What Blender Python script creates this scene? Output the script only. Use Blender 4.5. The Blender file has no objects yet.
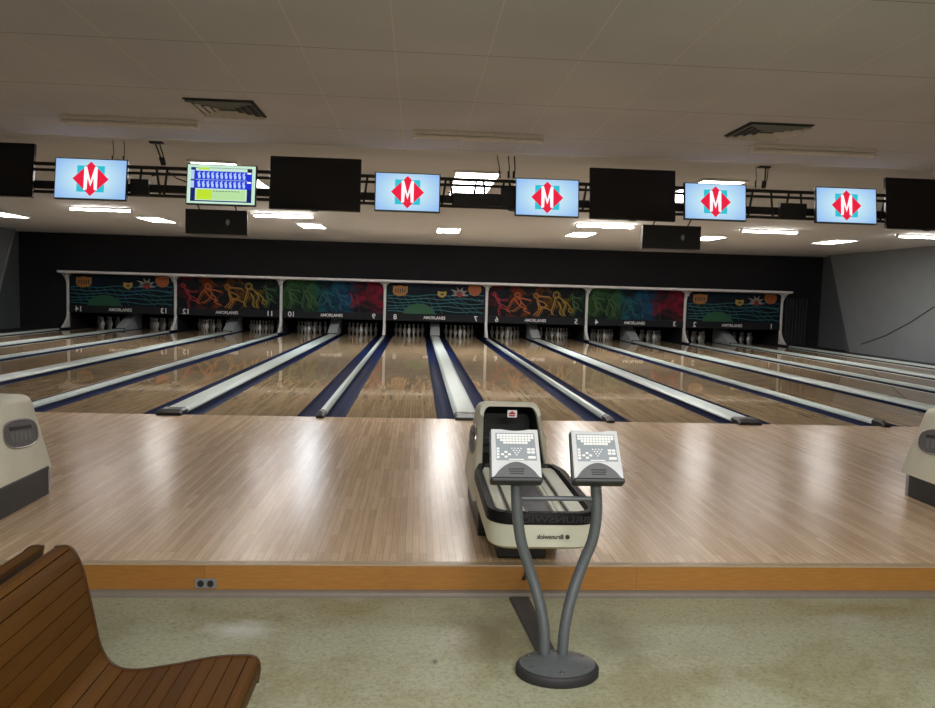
import bpy, bmesh, math, random
from mathutils import Vector, Matrix
random.seed(7)
PI = math.pi
col = bpy.context.scene.collection
M = {}

# ------------------------------------------------------------------ materials
def new_mat(name):
    m = bpy.data.materials.new(name); m.use_nodes = True
    nt = m.node_tree
    return m, nt, nt.nodes['Principled BSDF']
def N(nt, kind, **kw):
    n = nt.nodes.new(kind)
    for k, v in kw.items(): setattr(n, k, v)
    return n
def setin(n, **kw):
    for k, v in kw.items():
        n.inputs[k.replace('_', ' ')].default_value = v
def mat(name, rgb, rough=.5, metal=0., spec=.5, noise=.06, scale=20., bump=0.):
    m, nt, b = new_mat(name)
    tc = N(nt, 'ShaderNodeTexCoord'); nz = N(nt, 'ShaderNodeTexNoise')
    nz.inputs['Scale'].default_value = scale; nz.inputs['Detail'].default_value = 4
    nt.links.new(tc.outputs['Object'], nz.inputs['Vector'])
    mx = N(nt, 'ShaderNodeMix', data_type='RGBA')
    mx.inputs[6].default_value = (*[max(0, c*(1-noise*2)) for c in rgb], 1)
    mx.inputs[7].default_value = (*[min(1, c*(1+noise*2)) for c in rgb], 1)
    nt.links.new(nz.outputs['Fac'], mx.inputs[0])
    nt.links.new(mx.outputs[2], b.inputs['Base Color'])
    b.inputs['Roughness'].default_value = rough; b.inputs['Metallic'].default_value = metal
    b.inputs['Specular IOR Level'].default_value = spec
    if bump:
        bp = N(nt, 'ShaderNodeBump'); bp.inputs['Strength'].default_value = bump; bp.inputs['Distance'].default_value = .004
        nt.links.new(nz.outputs['Fac'], bp.inputs['Height']); nt.links.new(bp.outputs[0], b.inputs['Normal'])
    M[name] = m; return m
def emit(name, rgb, s=1.):
    m, nt, b = new_mat(name)
    b.inputs['Base Color'].default_value = (*[c*.3 for c in rgb], 1)
    b.inputs['Emission Color'].default_value = (*rgb, 1); b.inputs['Emission Strength'].default_value = s
    b.inputs['Roughness'].default_value = .4
    M[name] = m; return m
def ramp(nt, stops, interp='LINEAR'):
    r = N(nt, 'ShaderNodeValToRGB'); cr = r.color_ramp; cr.interpolation = interp
    while len(cr.elements) < len(stops): cr.elements.new(.5)
    for e, (p, c) in zip(cr.elements, stops): e.position = p; e.color = (*c, 1) if len(c) == 3 else c
    return r
def math_node(nt, op, a, b=None):
    n = N(nt, 'ShaderNodeMath', operation=op)
    for i, v in enumerate((a, b)):
        if v is None: continue
        if isinstance(v, (int, float)): n.inputs[i].default_value = v
        else: nt.links.new(v, n.inputs[i])
    return n.outputs[0]

def boards(name, c1, c2, dark, rough, row=.027, length=.9, objrand=False, spec=.5, along_y=True, bump=.12, g=(1.4, 26)):
    """strip flooring: boards run along world Y (or X)"""
    m, nt, b = new_mat(name)
    geo = N(nt, 'ShaderNodeNewGeometry'); sp = N(nt, 'ShaderNodeSeparateXYZ'); cb = N(nt, 'ShaderNodeCombineXYZ')
    nt.links.new(geo.outputs['Position'], sp.inputs[0])
    nt.links.new(sp.outputs['Y' if along_y else 'X'], cb.inputs['X']); nt.links.new(sp.outputs['X' if along_y else 'Z'], cb.inputs['Y'])
    br = N(nt, 'ShaderNodeTexBrick'); br.offset = .37; br.offset_frequency = 2; br.squash = 1
    setin(br, Scale=1., Mortar_Size=.0011, Mortar_Smooth=.3, Bias=-.1, Brick_Width=length, Row_Height=row)
    br.inputs['Color1'].default_value = (*c1, 1); br.inputs['Color2'].default_value = (*c2, 1); br.inputs['Mortar'].default_value = (*dark, 1)
    nt.links.new(cb.outputs[0], br.inputs['Vector'])
    nz = N(nt, 'ShaderNodeTexNoise'); mp = N(nt, 'ShaderNodeMapping'); mp.inputs['Scale'].default_value = (g[0], g[1], 1)
    nt.links.new(cb.outputs[0], mp.inputs[0]); nt.links.new(mp.outputs[0], nz.inputs['Vector'])
    setin(nz, Scale=2.2, Detail=5., Roughness=.6)
    mx = N(nt, 'ShaderNodeMix', data_type='RGBA', blend_type='MULTIPLY'); mx.inputs[0].default_value = .8
    rr = ramp(nt, [(.25, (.72, .68, .62)), (.75, (1.12, 1.1, 1.08))]); nt.links.new(nz.outputs['Fac'], rr.inputs[0])
    nt.links.new(br.outputs['Color'], mx.inputs[6]); nt.links.new(rr.outputs[0], mx.inputs[7])
    outc = mx.outputs[2]
    n2 = N(nt, 'ShaderNodeTexNoise'); setin(n2, Scale=.9, Detail=3.)
    nt.links.new(geo.outputs['Position'], n2.inputs['Vector'])
    if objrand:
        oi = N(nt, 'ShaderNodeObjectInfo'); mr = N(nt, 'ShaderNodeMapRange'); setin(mr, To_Min=.85, To_Max=1.18); nt.links.new(oi.outputs['Random'], mr.inputs[0])
        m2 = N(nt, 'ShaderNodeMix', data_type='RGBA', blend_type='MULTIPLY'); m2.inputs[0].default_value = 1
        nt.links.new(outc, m2.inputs[6]); nt.links.new(mr.outputs[0], m2.inputs[7]); outc = m2.outputs[2]
    nt.links.new(outc, b.inputs['Base Color'])
    rv = N(nt, 'ShaderNodeMapRange'); setin(rv, To_Min=rough*.96, To_Max=rough*1.12); nt.links.new(n2.outputs['Fac'], rv.inputs[0])
    nt.links.new(rv.outputs[0], b.inputs['Roughness'])
    b.inputs['Specular IOR Level'].default_value = spec
    if bump:
        bp = N(nt, 'ShaderNodeBump'); setin(bp, Strength=bump, Distance=.001)
        nt.links.new(br.outputs['Fac'], bp.inputs['Height']); bp.invert = True; nt.links.new(bp.outputs[0], b.inputs['Normal'])
    M[name] = m; return m

boards('approach_maple', (.80, .60, .42), (.58, .41, .27), (.26, .16, .09), .235, row=.04, length=.85, spec=.28, bump=0)
boards('lane_maple', (.56, .43, .285), (.40, .295, .18), (.16, .11, .06), .03, row=.036, length=.9, spec=.5, bump=0)
boards('apron_oak', (.40, .185, .04), (.30, .13, .026), (.15, .07, .016), .42, row=.5, length=2.3, along_y=False, g=(5, 45))
boards('bench_oak', (.080, .034, .006), (.062, .025, .004), (.022, .010, .002), .45, row=30, length=30., objrand=True, spec=.12)

def ceiling_mat():
    m, nt, b = new_mat('ceiling_tile')
    geo = N(nt, 'ShaderNodeNewGeometry'); sp = N(nt, 'ShaderNodeSeparateXYZ'); nt.links.new(geo.outputs['Position'], sp.inputs[0])
    def lines(out, org, step, w):
        a = math_node(nt, 'FRACT', math_node(nt, 'DIVIDE', math_node(nt, 'SUBTRACT', out, org-step*60), step))
        a = math_node(nt, 'ABSOLUTE', math_node(nt, 'SUBTRACT', a, .5))
        return math_node(nt, 'GREATER_THAN', a, .5-w/step/2)
    lx = lines(sp.outputs['X'], .896, .6096, .009); ly = lines(sp.outputs['Y'], -3.589, 1.2192, .008)
    nz = N(nt, 'ShaderNodeTexNoise'); setin(nz, Scale=90., Detail=5., Roughness=.7); nt.links.new(geo.outputs['Position'], nz.inputs['Vector'])
    n2 = N(nt, 'ShaderNodeTexNoise'); setin(n2, Scale=.7, Detail=2.); nt.links.new(geo.outputs['Position'], n2.inputs['Vector'])
    ra = ramp(nt, [(.3, (.53, .535, .575)), (.7, (.66, .67, .72))]); nt.links.new(nz.outputs['Fac'], ra.inputs[0])
    rb = ramp(nt, [(.35, (.93, .93, .93)), (.65, (1.04, 1.03, 1.02))]); nt.links.new(n2.outputs['Fac'], rb.inputs[0])
    mm = N(nt, 'ShaderNodeMix', data_type='RGBA', blend_type='MULTIPLY'); mm.inputs[0].default_value = 1
    nt.links.new(ra.outputs[0], mm.inputs[6]); nt.links.new(rb.outputs[0], mm.inputs[7])
    m3 = N(nt, 'ShaderNodeMix', data_type='RGBA'); nt.links.new(math_node(nt, 'MULTIPLY', lx, .6), m3.inputs[0])
    nt.links.new(mm.outputs[2], m3.inputs[6]); m3.inputs[7].default_value = (.78, .72, .62, 1)
    m4 = N(nt, 'ShaderNodeMix', data_type='RGBA'); nt.links.new(math_node(nt, 'MULTIPLY', ly, .75), m4.inputs[0]); nt.links.new(m3.outputs[2], m4.inputs[6]); m4.inputs[7].default_value = (.13, .10, .08, 1)
    nt.links.new(m4.outputs[2], b.inputs['Base Color']); b.inputs['Roughness'].default_value = .9; b.inputs['Specular IOR Level'].default_value = .2
    bp = N(nt, 'ShaderNodeBump'); setin(bp, Strength=.35, Distance=.004); nt.links.new(nz.outputs['Fac'], bp.inputs['Height']); nt.links.new(bp.outputs[0], b.inputs['Normal'])
    M['ceiling_tile'] = m
ceiling_mat()

def vinyl():
    m, nt, b = new_mat('vinyl_floor')
    geo = N(nt, 'ShaderNodeNewGeometry')
    nz = N(nt, 'ShaderNodeTexNoise'); setin(nz, Scale=48., Detail=9., Roughness=.8, Distortion=.6); nt.links.new(geo.outputs['Position'], nz.inputs['Vector'])
    n2 = N(nt, 'ShaderNodeTexNoise'); setin(n2, Scale=1.7, Detail=4., Roughness=.6, Distortion=.4); nt.links.new(geo.outputs['Position'], n2.inputs['Vector'])
    n3 = N(nt, 'ShaderNodeTexNoise'); setin(n3, Scale=9., Detail=6., Roughness=.8); nt.links.new(geo.outputs['Position'], n3.inputs['Vector'])
    ra = ramp(nt, [(.32, (.17, .168, .105)), (.5, (.355, .36, .25)), (.75, (.45, .465, .34))]); nt.links.new(nz.outputs['Fac'], ra.inputs[0])
    rb = ramp(nt, [(.35, (.72, .66, .50)), (.52, (1, 1, 1)), (.7, (1.06, 1.08, 1.08))]); nt.links.new(n2.outputs['Fac'], rb.inputs[0])
    rc = ramp(nt, [(.24, (.55, .5, .4)), (.36, (1, 1, 1))]); nt.links.new(n3.outputs['Fac'], rc.inputs[0])
    mm = N(nt, 'ShaderNodeMix', data_type='RGBA', blend_type='MULTIPLY'); mm.inputs[0].default_value = .85
    nt.links.new(ra.outputs[0], mm.inputs[6]); nt.links.new(rb.outputs[0], mm.inputs[7])
    m4 = N(nt, 'ShaderNodeMix', data_type='RGBA', blend_type='MULTIPLY'); m4.inputs[0].default_value = .8
    nt.links.new(mm.outputs[2], m4.inputs[6]); nt.links.new(rc.outputs[0], m4.inputs[7])
    cur = m4.outputs[2]
    def patch(cx, cy, rx, ry, colr, amt, sc):
        """a scuffed or darker patch with a ragged outline at a fixed place on the floor"""
        nonlocal cur
        mp = N(nt, 'ShaderNodeMapping', vector_type='POINT'); mp.inputs['Location'].default_value = (-cx/rx, -cy/ry, 0); mp.inputs['Scale'].default_value = (1/rx, 1/ry, 0)
        nt.links.new(geo.outputs['Position'], mp.inputs[0])
        ln_ = N(nt, 'ShaderNodeVectorMath', operation='LENGTH'); nt.links.new(mp.outputs[0], ln_.inputs[0])
        nn = N(nt, 'ShaderNodeTexNoise'); setin(nn, Scale=sc, Detail=6., Roughness=.7); nt.links.new(geo.outputs['Position'], nn.inputs['Vector'])
        v = math_node(nt, 'ADD', ln_.outputs['Value'], math_node(nt, 'MULTIPLY', nn.outputs['Fac'], 1.6))
        r = ramp(nt, [(.30, (1, 1, 1)), (.62, (0, 0, 0))]); nt.links.new(math_node(nt, 'MULTIPLY', v, .35), r.inputs[0])
        mx = N(nt, 'ShaderNodeMix', data_type='RGBA'); nt.links.new(math_node(nt, 'MULTIPLY', r.outputs[0], amt), mx.inputs[0])
        nt.links.new(cur, mx.inputs[6]); mx.inputs[7].default_value = (*colr, 1); cur = mx.outputs[2]
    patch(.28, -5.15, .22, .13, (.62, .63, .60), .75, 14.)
    patch(1.50, -5.2, .34, .45, (.17, .145, .085), .75, 6.)  # darker brown floor colour left of the stand base
    patch(2.05, -5.25, .22, .40, (.16, .15, .09), .6, 7.)  # darker brown floor colour right of the stand base
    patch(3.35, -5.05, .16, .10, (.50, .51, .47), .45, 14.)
    patch(1.19, -5.48, .016, .035, (.05, .04, .03), .9, 30.)
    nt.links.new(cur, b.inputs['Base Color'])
    rv = N(nt, 'ShaderNodeMapRange'); setin(rv, To_Min=.32, To_Max=.52); nt.links.new(n3.outputs['Fac'], rv.inputs[0]); nt.links.new(rv.outputs[0], b.inputs['Roughness'])
    bp = N(nt, 'ShaderNodeBump'); setin(bp, Strength=.1, Distance=.002); nt.links.new(nz.outputs['Fac'], bp.inputs['Height']); nt.links.new(bp.outputs[0], b.inputs['Normal'])
    M['vinyl_floor'] = m
vinyl()

def screen_mat():
    m, nt, b = new_mat('screen_pale_blue')
    tc = N(nt, 'ShaderNodeTexCoord'); mp = N(nt, 'ShaderNodeMapping'); mp.inputs['Scale'].default_value = (2.3, 1, 3.4)
    gr = N(nt, 'ShaderNodeTexGradient', gradient_type='SPHERICAL'); nt.links.new(tc.outputs['Object'], mp.inputs[0]); nt.links.new(mp.outputs[0], gr.inputs[0])
    r = ramp(nt, [(0, (.30, .52, .86)), (.75, (.60, .86, .92))]); nt.links.new(gr.outputs['Fac'], r.inputs[0])
    nt.links.new(r.outputs[0], b.inputs['Emission Color']); b.inputs['Emission Strength'].default_value = 1.0
    b.inputs['Base Color'].default_value = (.02, .02, .02, 1); b.inputs['Roughness'].default_value = .25
    M['screen_pale_blue'] = m
screen_mat()

def art_mat(name, stops, nscale, lo, hi):
    """dark printed panel with smoky colour clouds whose hue runs across the panel"""
    m, nt, b = new_mat(name)
    tc = N(nt, 'ShaderNodeTexCoord'); sp = N(nt, 'ShaderNodeSeparateXYZ'); nt.links.new(tc.outputs['Object'], sp.inputs[0])
    x = math_node(nt, 'ADD', math_node(nt, 'DIVIDE', sp.outputs['X'], 3.2), .5)
    hue = ramp(nt, stops); nt.links.new(x, hue.inputs[0])
    nz = N(nt, 'ShaderNodeTexNoise'); setin(nz, Scale=nscale, Detail=3., Roughness=.55, Distortion=1.2); nt.links.new(tc.outputs['Object'], nz.inputs['Vector'])
    k = ramp(nt, [(lo, (0, 0, 0)), (hi, (1, 1, 1))]); nt.links.new(nz.outputs['Fac'], k.inputs[0])
    mx = N(nt, 'ShaderNodeMix', data_type='RGBA'); mx.inputs[6].default_value = (.012, .016, .02, 1)
    nt.links.new(k.outputs[0], mx.inputs[0]); nt.links.new(hue.outputs[0], mx.inputs[7])
    nt.links.new(mx.outputs[2], b.inputs['Base Color']); b.inputs['Roughness'].default_value = .5; b.inputs['Specular IOR Level'].default_value = .08
    M[name] = m
art_mat('art_warm', [(0, (.30, .01, .03)), (.25, (.32, .05, .01)), (.55, (.30, .10, .015)), (.8, (.22, .15, .02)), (.95, (.03, .13, .04))], 2.2, .50, .80)
art_mat('art_cool', [(0, (.04, .11, .035)), (.30, (.04, .14, .05)), (.40, (.012, .13, .19)), (.68, (.015, .09, .22)), (.76, (.26, .015, .04)), (1, (.36, .01, .035))], 2.4, .38, .70)
art_mat('art_night', [(0, (.012, .02, .03)), (1, (.01, .02, .04))], 2., .4, .6)

mat('black_paint', (.012, .012, .014), .55)
mat('black_wall', (.010, .010, .013), .85, noise=.1, scale=3)
mat('black_gloss', (.006, .006, .007), .22)
mat('black_plastic', (.018, .018, .02), .42)
mat('rim_rubber', (.008, .008, .009), .5, spec=.2, bump=.6, scale=60)
mat('wall_grey', (.24, .26, .28), .7, scale=2)
mat('wall_grey_dark', (.10, .112, .125), .7, scale=2)
mat('frame_white', (.85, .85, .85), .35)
mat('cap_plastic', (.52, .60, .59), .38, noise=.05, scale=8)
mat('gutter_navy', (.007, .014, .058), .6, spec=.06, noise=.2, scale=14)
mat('chute_grey', (.50, .53, .56), .5)
mat('cream_shell', (.80, .79, .66), .35, noise=.05, scale=6)
mat('cream_track', (.82, .83, .72), .4, noise=.05, scale=10)
mat('well_grey', (.14, .14, .16), .45, noise=.2, scale=30)
mat('steel', (.45, .45, .45), .3, metal=1.)
mat('pole_grey', (.112, .125, .134), .42, metal=.25, noise=.08, scale=50)
mat('key_silver', (.58, .60, .63), .4)
mat('key_slate', (.24, .28, .32), .4)
mat('key_white', (.92, .95, .97), .5)
mat('lip_charcoal', (.055, .06, .068), .4, noise=.1)
mat('pin_white', (.62, .62, .60), .3)
mat('pin_red', (.45, .03, .03), .35)
mat('white_print', (.92, .93, .95), .5)
mat('red_print', (.55, .03, .04), .5)
mat('dark_print', (.05, .045, .035), .5)
mat('orange_print', (.42, .18, .04), .5)
mat('gold_print', (.50, .33, .06), .5)
mat('teal_print', (.022, .17, .21), .5)
mat('green_print', (.015, .11, .05), .5)
mat('ball_print', (.42, .10, .025), .5)
mat('bone_print', (.36, .34, .30), .5)
mat('crimson_print', (.32, .03, .03), .5)
mat('band_slate', (.018, .019, .024), .5, spec=.15)
mat('trim_grey', (.19, .16, .13), .5)
mat('nosing_maple', (.42, .31, .19), .4)
mat('tube_cream', (.78, .74, .70), .6)
mat('outlet_grey', (.20, .20, .20), .45)
mat('black_rubber', (.02, .02, .022), .65)
mat('curtain_dark', (.02, .02, .027), .8)
mat('pit_dark', (.008, .008, .009), .8)
mat('bench_edge', (.05, .018, .005), .4)
mat('bench_gap', (.02, .008, .004), .6)
mat('vent_grey', (.60, .57, .53), .5)
mat('vent_dark', (.03, .03, .03), .7)
mat('cable_black', (.02, .02, .02), .6)
for nm, c in [('fig_red', (.42, .02, .04)), ('fig_orange', (.55, .14, .02)), ('fig_amber', (.52, .24, .03)), ('fig_gold', (.50, .33, .04)), ('fig_green', (.07, .17, .05)), ('fig_blue', (.02, .11, .22)), ('fig_teal', (.02, .15, .19)), ('fig_pink', (.40, .05, .10))]:
    mat(nm, c, .5)
emit('lamp_white', (1., .96, .91), 66.)
emit('lamp_dim', (1., .96, .91), 30.); emit('tube_dim', (1., .96, .91), 50.)
emit('lamp_soft', (1., .96, .90), 16.)
emit('lamp_cool', (.84, .93, 1.), 40.)
emit('tube_white', (1., .96, .91), 105.)
emit('scr_red', (.80, .012, .05), 1.0); emit('scr_teal', (.02, .50, .62), 1.0); emit('scr_white', (.95, .97, 1.), 1.)
emit('scr_blue', (.01, .03, .65), 1.); emit('scr_pale', (.55, .78, .62), 1.); emit('scr_lime', (.50, .74, .03), 1.)
emit('scr_mint', (.46, .72, .36), 1.); emit('scr_navy', (.006, .015, .12), 1.); emit('scr_sky', (.45, .60, .95), 1.); emit('scr_black', (.01, .012, .02), 1.)

# ------------------------------------------------------------------ mesh helpers
class MB:
    def __init__(s): s.b = bmesh.new()
    def box(s, x0, x1, y0, y1, z0, z1, bev=0., mi=0):
        r = bmesh.ops.create_cube(s.b, size=1.)
        vs = r['verts']
        for v in vs:
            v.co = Vector(((x0+x1)/2+v.co.x*(x1-x0), (y0+y1)/2+v.co.y*(y1-y0), (z0+z1)/2+v.co.z*(z1-z0)))
        if bev:
            es = list({e for v in vs for e in v.link_edges})
            bmesh.ops.bevel(s.b, geom=es, offset=bev, segments=2, affect='EDGES', profile=.5)
        return s
    def tube(s, pts, r, n=10, caps=True):
        pts = [Vector(p) for p in pts]; rr = r if isinstance(r, (list, tuple)) else [r]*len(pts)
        rings = []; up = None
        for i, p in enumerate(pts):
            d = (pts[min(i+1, len(pts)-1)]-pts[max(i-1, 0)]).normalized()
            if up is None:
                up = Vector((0, 0, 1)) if abs(d.z) < .9 else Vector((1, 0, 0))
            a = (up-d*up.dot(d)).normalized(); c = d.cross(a); up = a
            rings.append([s.b.verts.new(p+(a*math.cos(t)+c*math.sin(t))*rr[i]) for t in [2*PI*k/n for k in range(n)]])
        for A, B in zip(rings, rings[1:]):
            for k in range(n): s.b.faces.new((A[k], A[(k+1) % n], B[(k+1) % n], B[k]))
        if caps: s.b.faces.new(rings[0][::-1]); s.b.faces.new(rings[-1])
        return s
    def lathe(s, prof, c=(0, 0, 0), n=24):
        c = Vector(c); rings = []
        for (r, z) in prof:
            rings.append([s.b.verts.new(c+Vector((r*math.cos(2*PI*k/n), r*math.sin(2*PI*k/n), z))) for k in range(n)])
        for A, B in zip(rings, rings[1:]):
            for k in range(n): s.b.faces.new((A[k], A[(k+1) % n], B[(k+1) % n], B[k]))
        s.b.faces.new(rings[0][::-1]); s.b.faces.new(rings[-1]); return s
    def loft(s, loops, cap=True, closed=True):
        R = [[s.b.verts.new(Vector(p)) for p in L] for L in loops]
        n = len(R[0])
        for A, B in zip(R, R[1:]):
            for k in range(n if closed else n-1): s.b.faces.new((A[k], A[(k+1) % n], B[(k+1) % n], B[k]))
        if cap and closed: s.b.faces.new(R[0][::-1]); s.b.faces.new(R[-1])
        return s
    def prism(s, poly, f0, f1):
        """poly: 2-D points; f0/f1 map a 2-D point to the two end faces"""
        return s.loft([[f0(*p) for p in poly], [f1(*p) for p in poly]])
    def plate(s, poly, y0, y1):           # polygon in XZ extruded in Y
        return s.prism(poly, lambda x, z: (x, y0, z), lambda x, z: (x, y1, z))
    def build(s, name, m, parent=None, smooth=False):
        bmesh.ops.recalc_face_normals(s.b, faces=s.b.faces)
        me = bpy.data.meshes.new(name); s.b.to_mesh(me); s.b.free()
        me.materials.append(M[m])
        o = bpy.data.objects.new(name, me); col.objects.link(o)
        if parent is not None: o.parent = parent
        if smooth:
            for p in me.polygons: p.use_smooth = True
            try: me.set_sharp_from_angle(angle=math.radians(40))
            except Exception: pass
        return o
def rrect(x0, x1, z0, z1, r, n=5, corners=(1, 1, 1, 1)):
    """rounded rectangle, corners order: bl, br, tr, tl"""
    P = []
    for i, (cx, cz, a0) in enumerate([(x0, z0, PI), (x1, z0, 1.5*PI), (x1, z1, 0), (x0, z1, .5*PI)]):
        if not corners[i]: P.append((cx, cz)); continue
        ox = cx+(r if cx == x0 else -r); oz = cz+(r if cz == z0 else -r)
        for k in range(n+1):
            a = a0+k/n*PI/2; P.append((ox+r*math.cos(a), oz+r*math.sin(a)))
    return P
def circle(cx, cz, rx, rz=None, n=24, a0=0, a1=2*PI):
    rz = rz or rx; full = abs(a1-a0-2*PI) < 1e-6
    return [(cx+rx*math.cos(a0+(a1-a0)*k/(n if full else n-1)), cz+rz*math.sin(a0+(a1-a0)*k/(n if full else n-1))) for k in range(n)]
def tag(o, label=None, cat=None, group=None, kind=None):
    if label: o['label'] = label
    if cat: o['category'] = cat
    if group: o['group'] = group
    if kind: o['kind'] = kind
    return o
def thing(name, label, cat, loc=(0, 0, 0), rot=(0, 0, 0), group=None):
    o = bpy.data.objects.new(name, None); col.objects.link(o); o.empty_display_size = .1
    o.location = loc; o.rotation_euler = rot
    return tag(o, label, cat, group)
KIDS = {}
def kids(o): return [c for c in bpy.data.objects if c.parent == o]
def copy_tree(o, parent=None):
    c = o.copy(); col.objects.link(c)
    if parent is not None: c.parent = parent
    for ch in kids(o): copy_tree(ch, c)
    return c
FONT = {}
def text_mesh(s, body, size, m, parent, name, loc, rot, depth=.001, mirror=False, width=None):
    """flat raised lettering built as a mesh"""
    cu = bpy.data.curves.new('lettering', 'FONT'); cu.body = body; cu.size = size; cu.align_x = 'CENTER'; cu.align_y = 'CENTER'; cu.extrude = depth; cu.offset = size*.018
    t = bpy.data.objects.new('lettering', cu); col.objects.link(t)
    dg = bpy.context.evaluated_depsgraph_get(); me = bpy.data.meshes.new_from_object(t.evaluated_get(dg))
    bpy.data.objects.remove(t); bpy.data.curves.remove(cu)
    xs = [v.co.x for v in me.vertices]; w = max(xs)-min(xs); k = (width/w) if width else 1.
    for v in me.vertices: v.co.x *= k*(-1 if mirror else 1)
    if mirror: me.flip_normals()
    me.materials.clear(); me.materials.append(M[m])
    o = bpy.data.objects.new(name, me); col.objects.link(o); o.parent = parent; o.location = loc; o.rotation_euler = rot
    return o

P = 3.354; L = 1.054; G = .235; NW = .045; CX = P/2           # pair pitch, lane width, gutter width, half narrow cap
WW = (P-2*L-4*G-2*NW)/2                                        # half wide cap
YF = -4.728; ST = -.168; ZC = 3.011; YM = 16.2; XL = -3*P; XR = 4*P
PANEL = ['leftmost badges-and-waves panel', 'left panel of sketched bowlers', 'left green-to-crimson panel', 'central badges-and-waves panel', 'right panel of sketched bowlers', 'right green-to-crimson panel', 'rightmost badges-and-waves panel']
HALF = ['left', 'right']
NUM = [('14', '13'), ('12', '11'), ('10', '9'), ('8', '7'), ('6', '5'), ('4', '3'), ('2', '1')]

# ------------------------------------------------------------------ setting
def struct(name, mb, m, smooth=False): return tag(mb.build(name, m, None, smooth), kind='structure')
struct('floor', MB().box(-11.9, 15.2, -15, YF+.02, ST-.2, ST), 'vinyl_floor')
struct('floor_approach', MB().box(-11.9, 15.2, YF, 0, -.15, 0), 'approach_maple')
struct('trim_1', MB().box(-11.9, 15.2, YF-.022, YF, ST+.022, -.006, .003), 'apron_oak')
tr = MB(); tr.prism([(0, 0), (-.034, 0), (-.032, .012), (-.024, .024), (-.012, .031), (0, .033)], lambda y, z: (-11.9, YF-.022+y, ST+z), lambda y, z: (15.2, YF-.022+y, ST+z))
struct('trim_2', tr, 'trim_grey')
struct('trim_3', MB().box(-11.9, 15.2, YF-.026, YF+.03, -.006, .002, .002), 'nosing_maple')
struct('floor_lane_bed', MB().box(-11.9, 15.2, 0, 19., -.4, -.2), 'pit_dark')
struct('floor_side', MB().box(-11.9, XL-.2, 0, YM+.2, -.2, 0).box(XR+.2, 15.2, 0, YM+.2, -.2, 0), 'black_paint')
struct('ceiling', MB().box(-11.9, 15.2, -15, -.28, ZC, ZC+.2), 'ceiling_tile')
mat('ceiling_smooth', (.72, .715, .71), .85, noise=.03, scale=1.2)
struct('ceiling_lane', MB().box(-11.9, 15.2, -.28, 19., ZC+.03, ZC+.23), 'ceiling_smooth')
struct('trim_4', MB().box(-11.3, 14.5, -.29, -.25, ZC-.004, ZC+.028), 'ceiling_smooth')
wb = MB()
wb.box(-11.9, 15.2, YM+.15, YM+.3, 1.78, ZC+.1)
wb.box(-11.9, XL-.06, YM+.15, YM+.3, -.2, 1.78); wb.box(XR+.06, 15.2, YM+.15, YM+.3, -.2, 1.78)
struct('wall_back', wb, 'black_wall')
struct('wall_pit', MB().box(XL-.1, XR+.1, 18.3, 18.4, -.3, 1.9).box(XL-.12, XR+.12, YM+.3, 18.4, 1.9, 2.0).box(XL-.2, XL-.06, YM+.3, 18.4, -.2, 1.9).box(XR+.06, XR+.2, YM+.3, 18.4, -.2, 1.9), 'pit_dark')
struct('wall_left', MB().box(-11.9, -11.56, -15, YM+.2, ST-.1, ZC+.2), 'wall_grey_dark')
struct('wall_right', MB().box(14.78, 15.2, -15, YM+.2, ST-.1, ZC+.2), 'wall_grey_dark')
def slab(x0, x1, yt, yb):
    return MB().prism([(-15, ST-.05), (yb, ST-.05), (yt, ZC+.1), (-15, ZC+.1)], lambda y, z: (x0, y, z), lambda y, z: (x1, y, z))
struct('wall_left_panel', slab(-11.57, -11.22, 15.45, 13.95), 'wall_grey')
struct('wall_right_panel', slab(14.4, 14.79, 15.32, 13.85), 'wall_grey')
struct('trim_5', MB().prism([(13.78, 0), (13.86, 0), (15.33, ZC+.03), (15.25, ZC+.03)], lambda y, z: (14.37, y, z), lambda y, z: (14.402, y, z)), 'wall_grey_dark')
struct('trim_6', MB().prism([(13.88, 0), (13.96, 0), (15.46, ZC+.03), (15.38, ZC+.03)], lambda y, z: (-11.222, y, z), lambda y, z: (-11.19, y, z)), 'wall_grey')
struct('wall_front', MB().box(-11.9, 15.2, -15.2, -15, ST-.1, ZC+.2), 'wall_grey')

# ------------------------------------------------------------------ lanes, gutters, division caps
def gutter_mb(x0):
    mb = MB(); n = 12; outer = []; prof = []
    for k in range(n+1):
        a = PI+PI*k/n; prof.append((x0+G/2+G/2*math.cos(a), -.012+.085*math.sin(a)))
    prof2 = prof+[(x0+G, -.115), (x0, -.115)]
    mb.prism(prof2, lambda x, z: (x, 0.002, z), lambda x, z: (x, 17.9, z)); return mb
for u in range(7):
    x0 = (u-3)*P
    for h in (0, 1):
        lx = x0+NW+G if h == 0 else x0+P-NW-G-L
        nm = NUM[u][h]
        t = thing('bowling_lane', 'glossy maple bowling lane ending under the %s half of the %s' % (HALF[h], PANEL[u]), 'bowling lane', (lx+L/2, 0, 0), group='bowling lanes side by side')
        mb = MB().box(lx, lx+L, .002, 17.9, -.11, 0)
        o = mb.build('lane_bed', 'lane_maple', t); o.location = (-(lx+L/2), 0, 0)
        for gx in (lx-G, lx+L):
            g = gutter_mb(gx).build('gutter', 'gutter_navy', t, True); g.location = (-(lx+L/2), 0, 0)
            g['label'] = 'dark navy rounded gutter channel'
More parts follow.
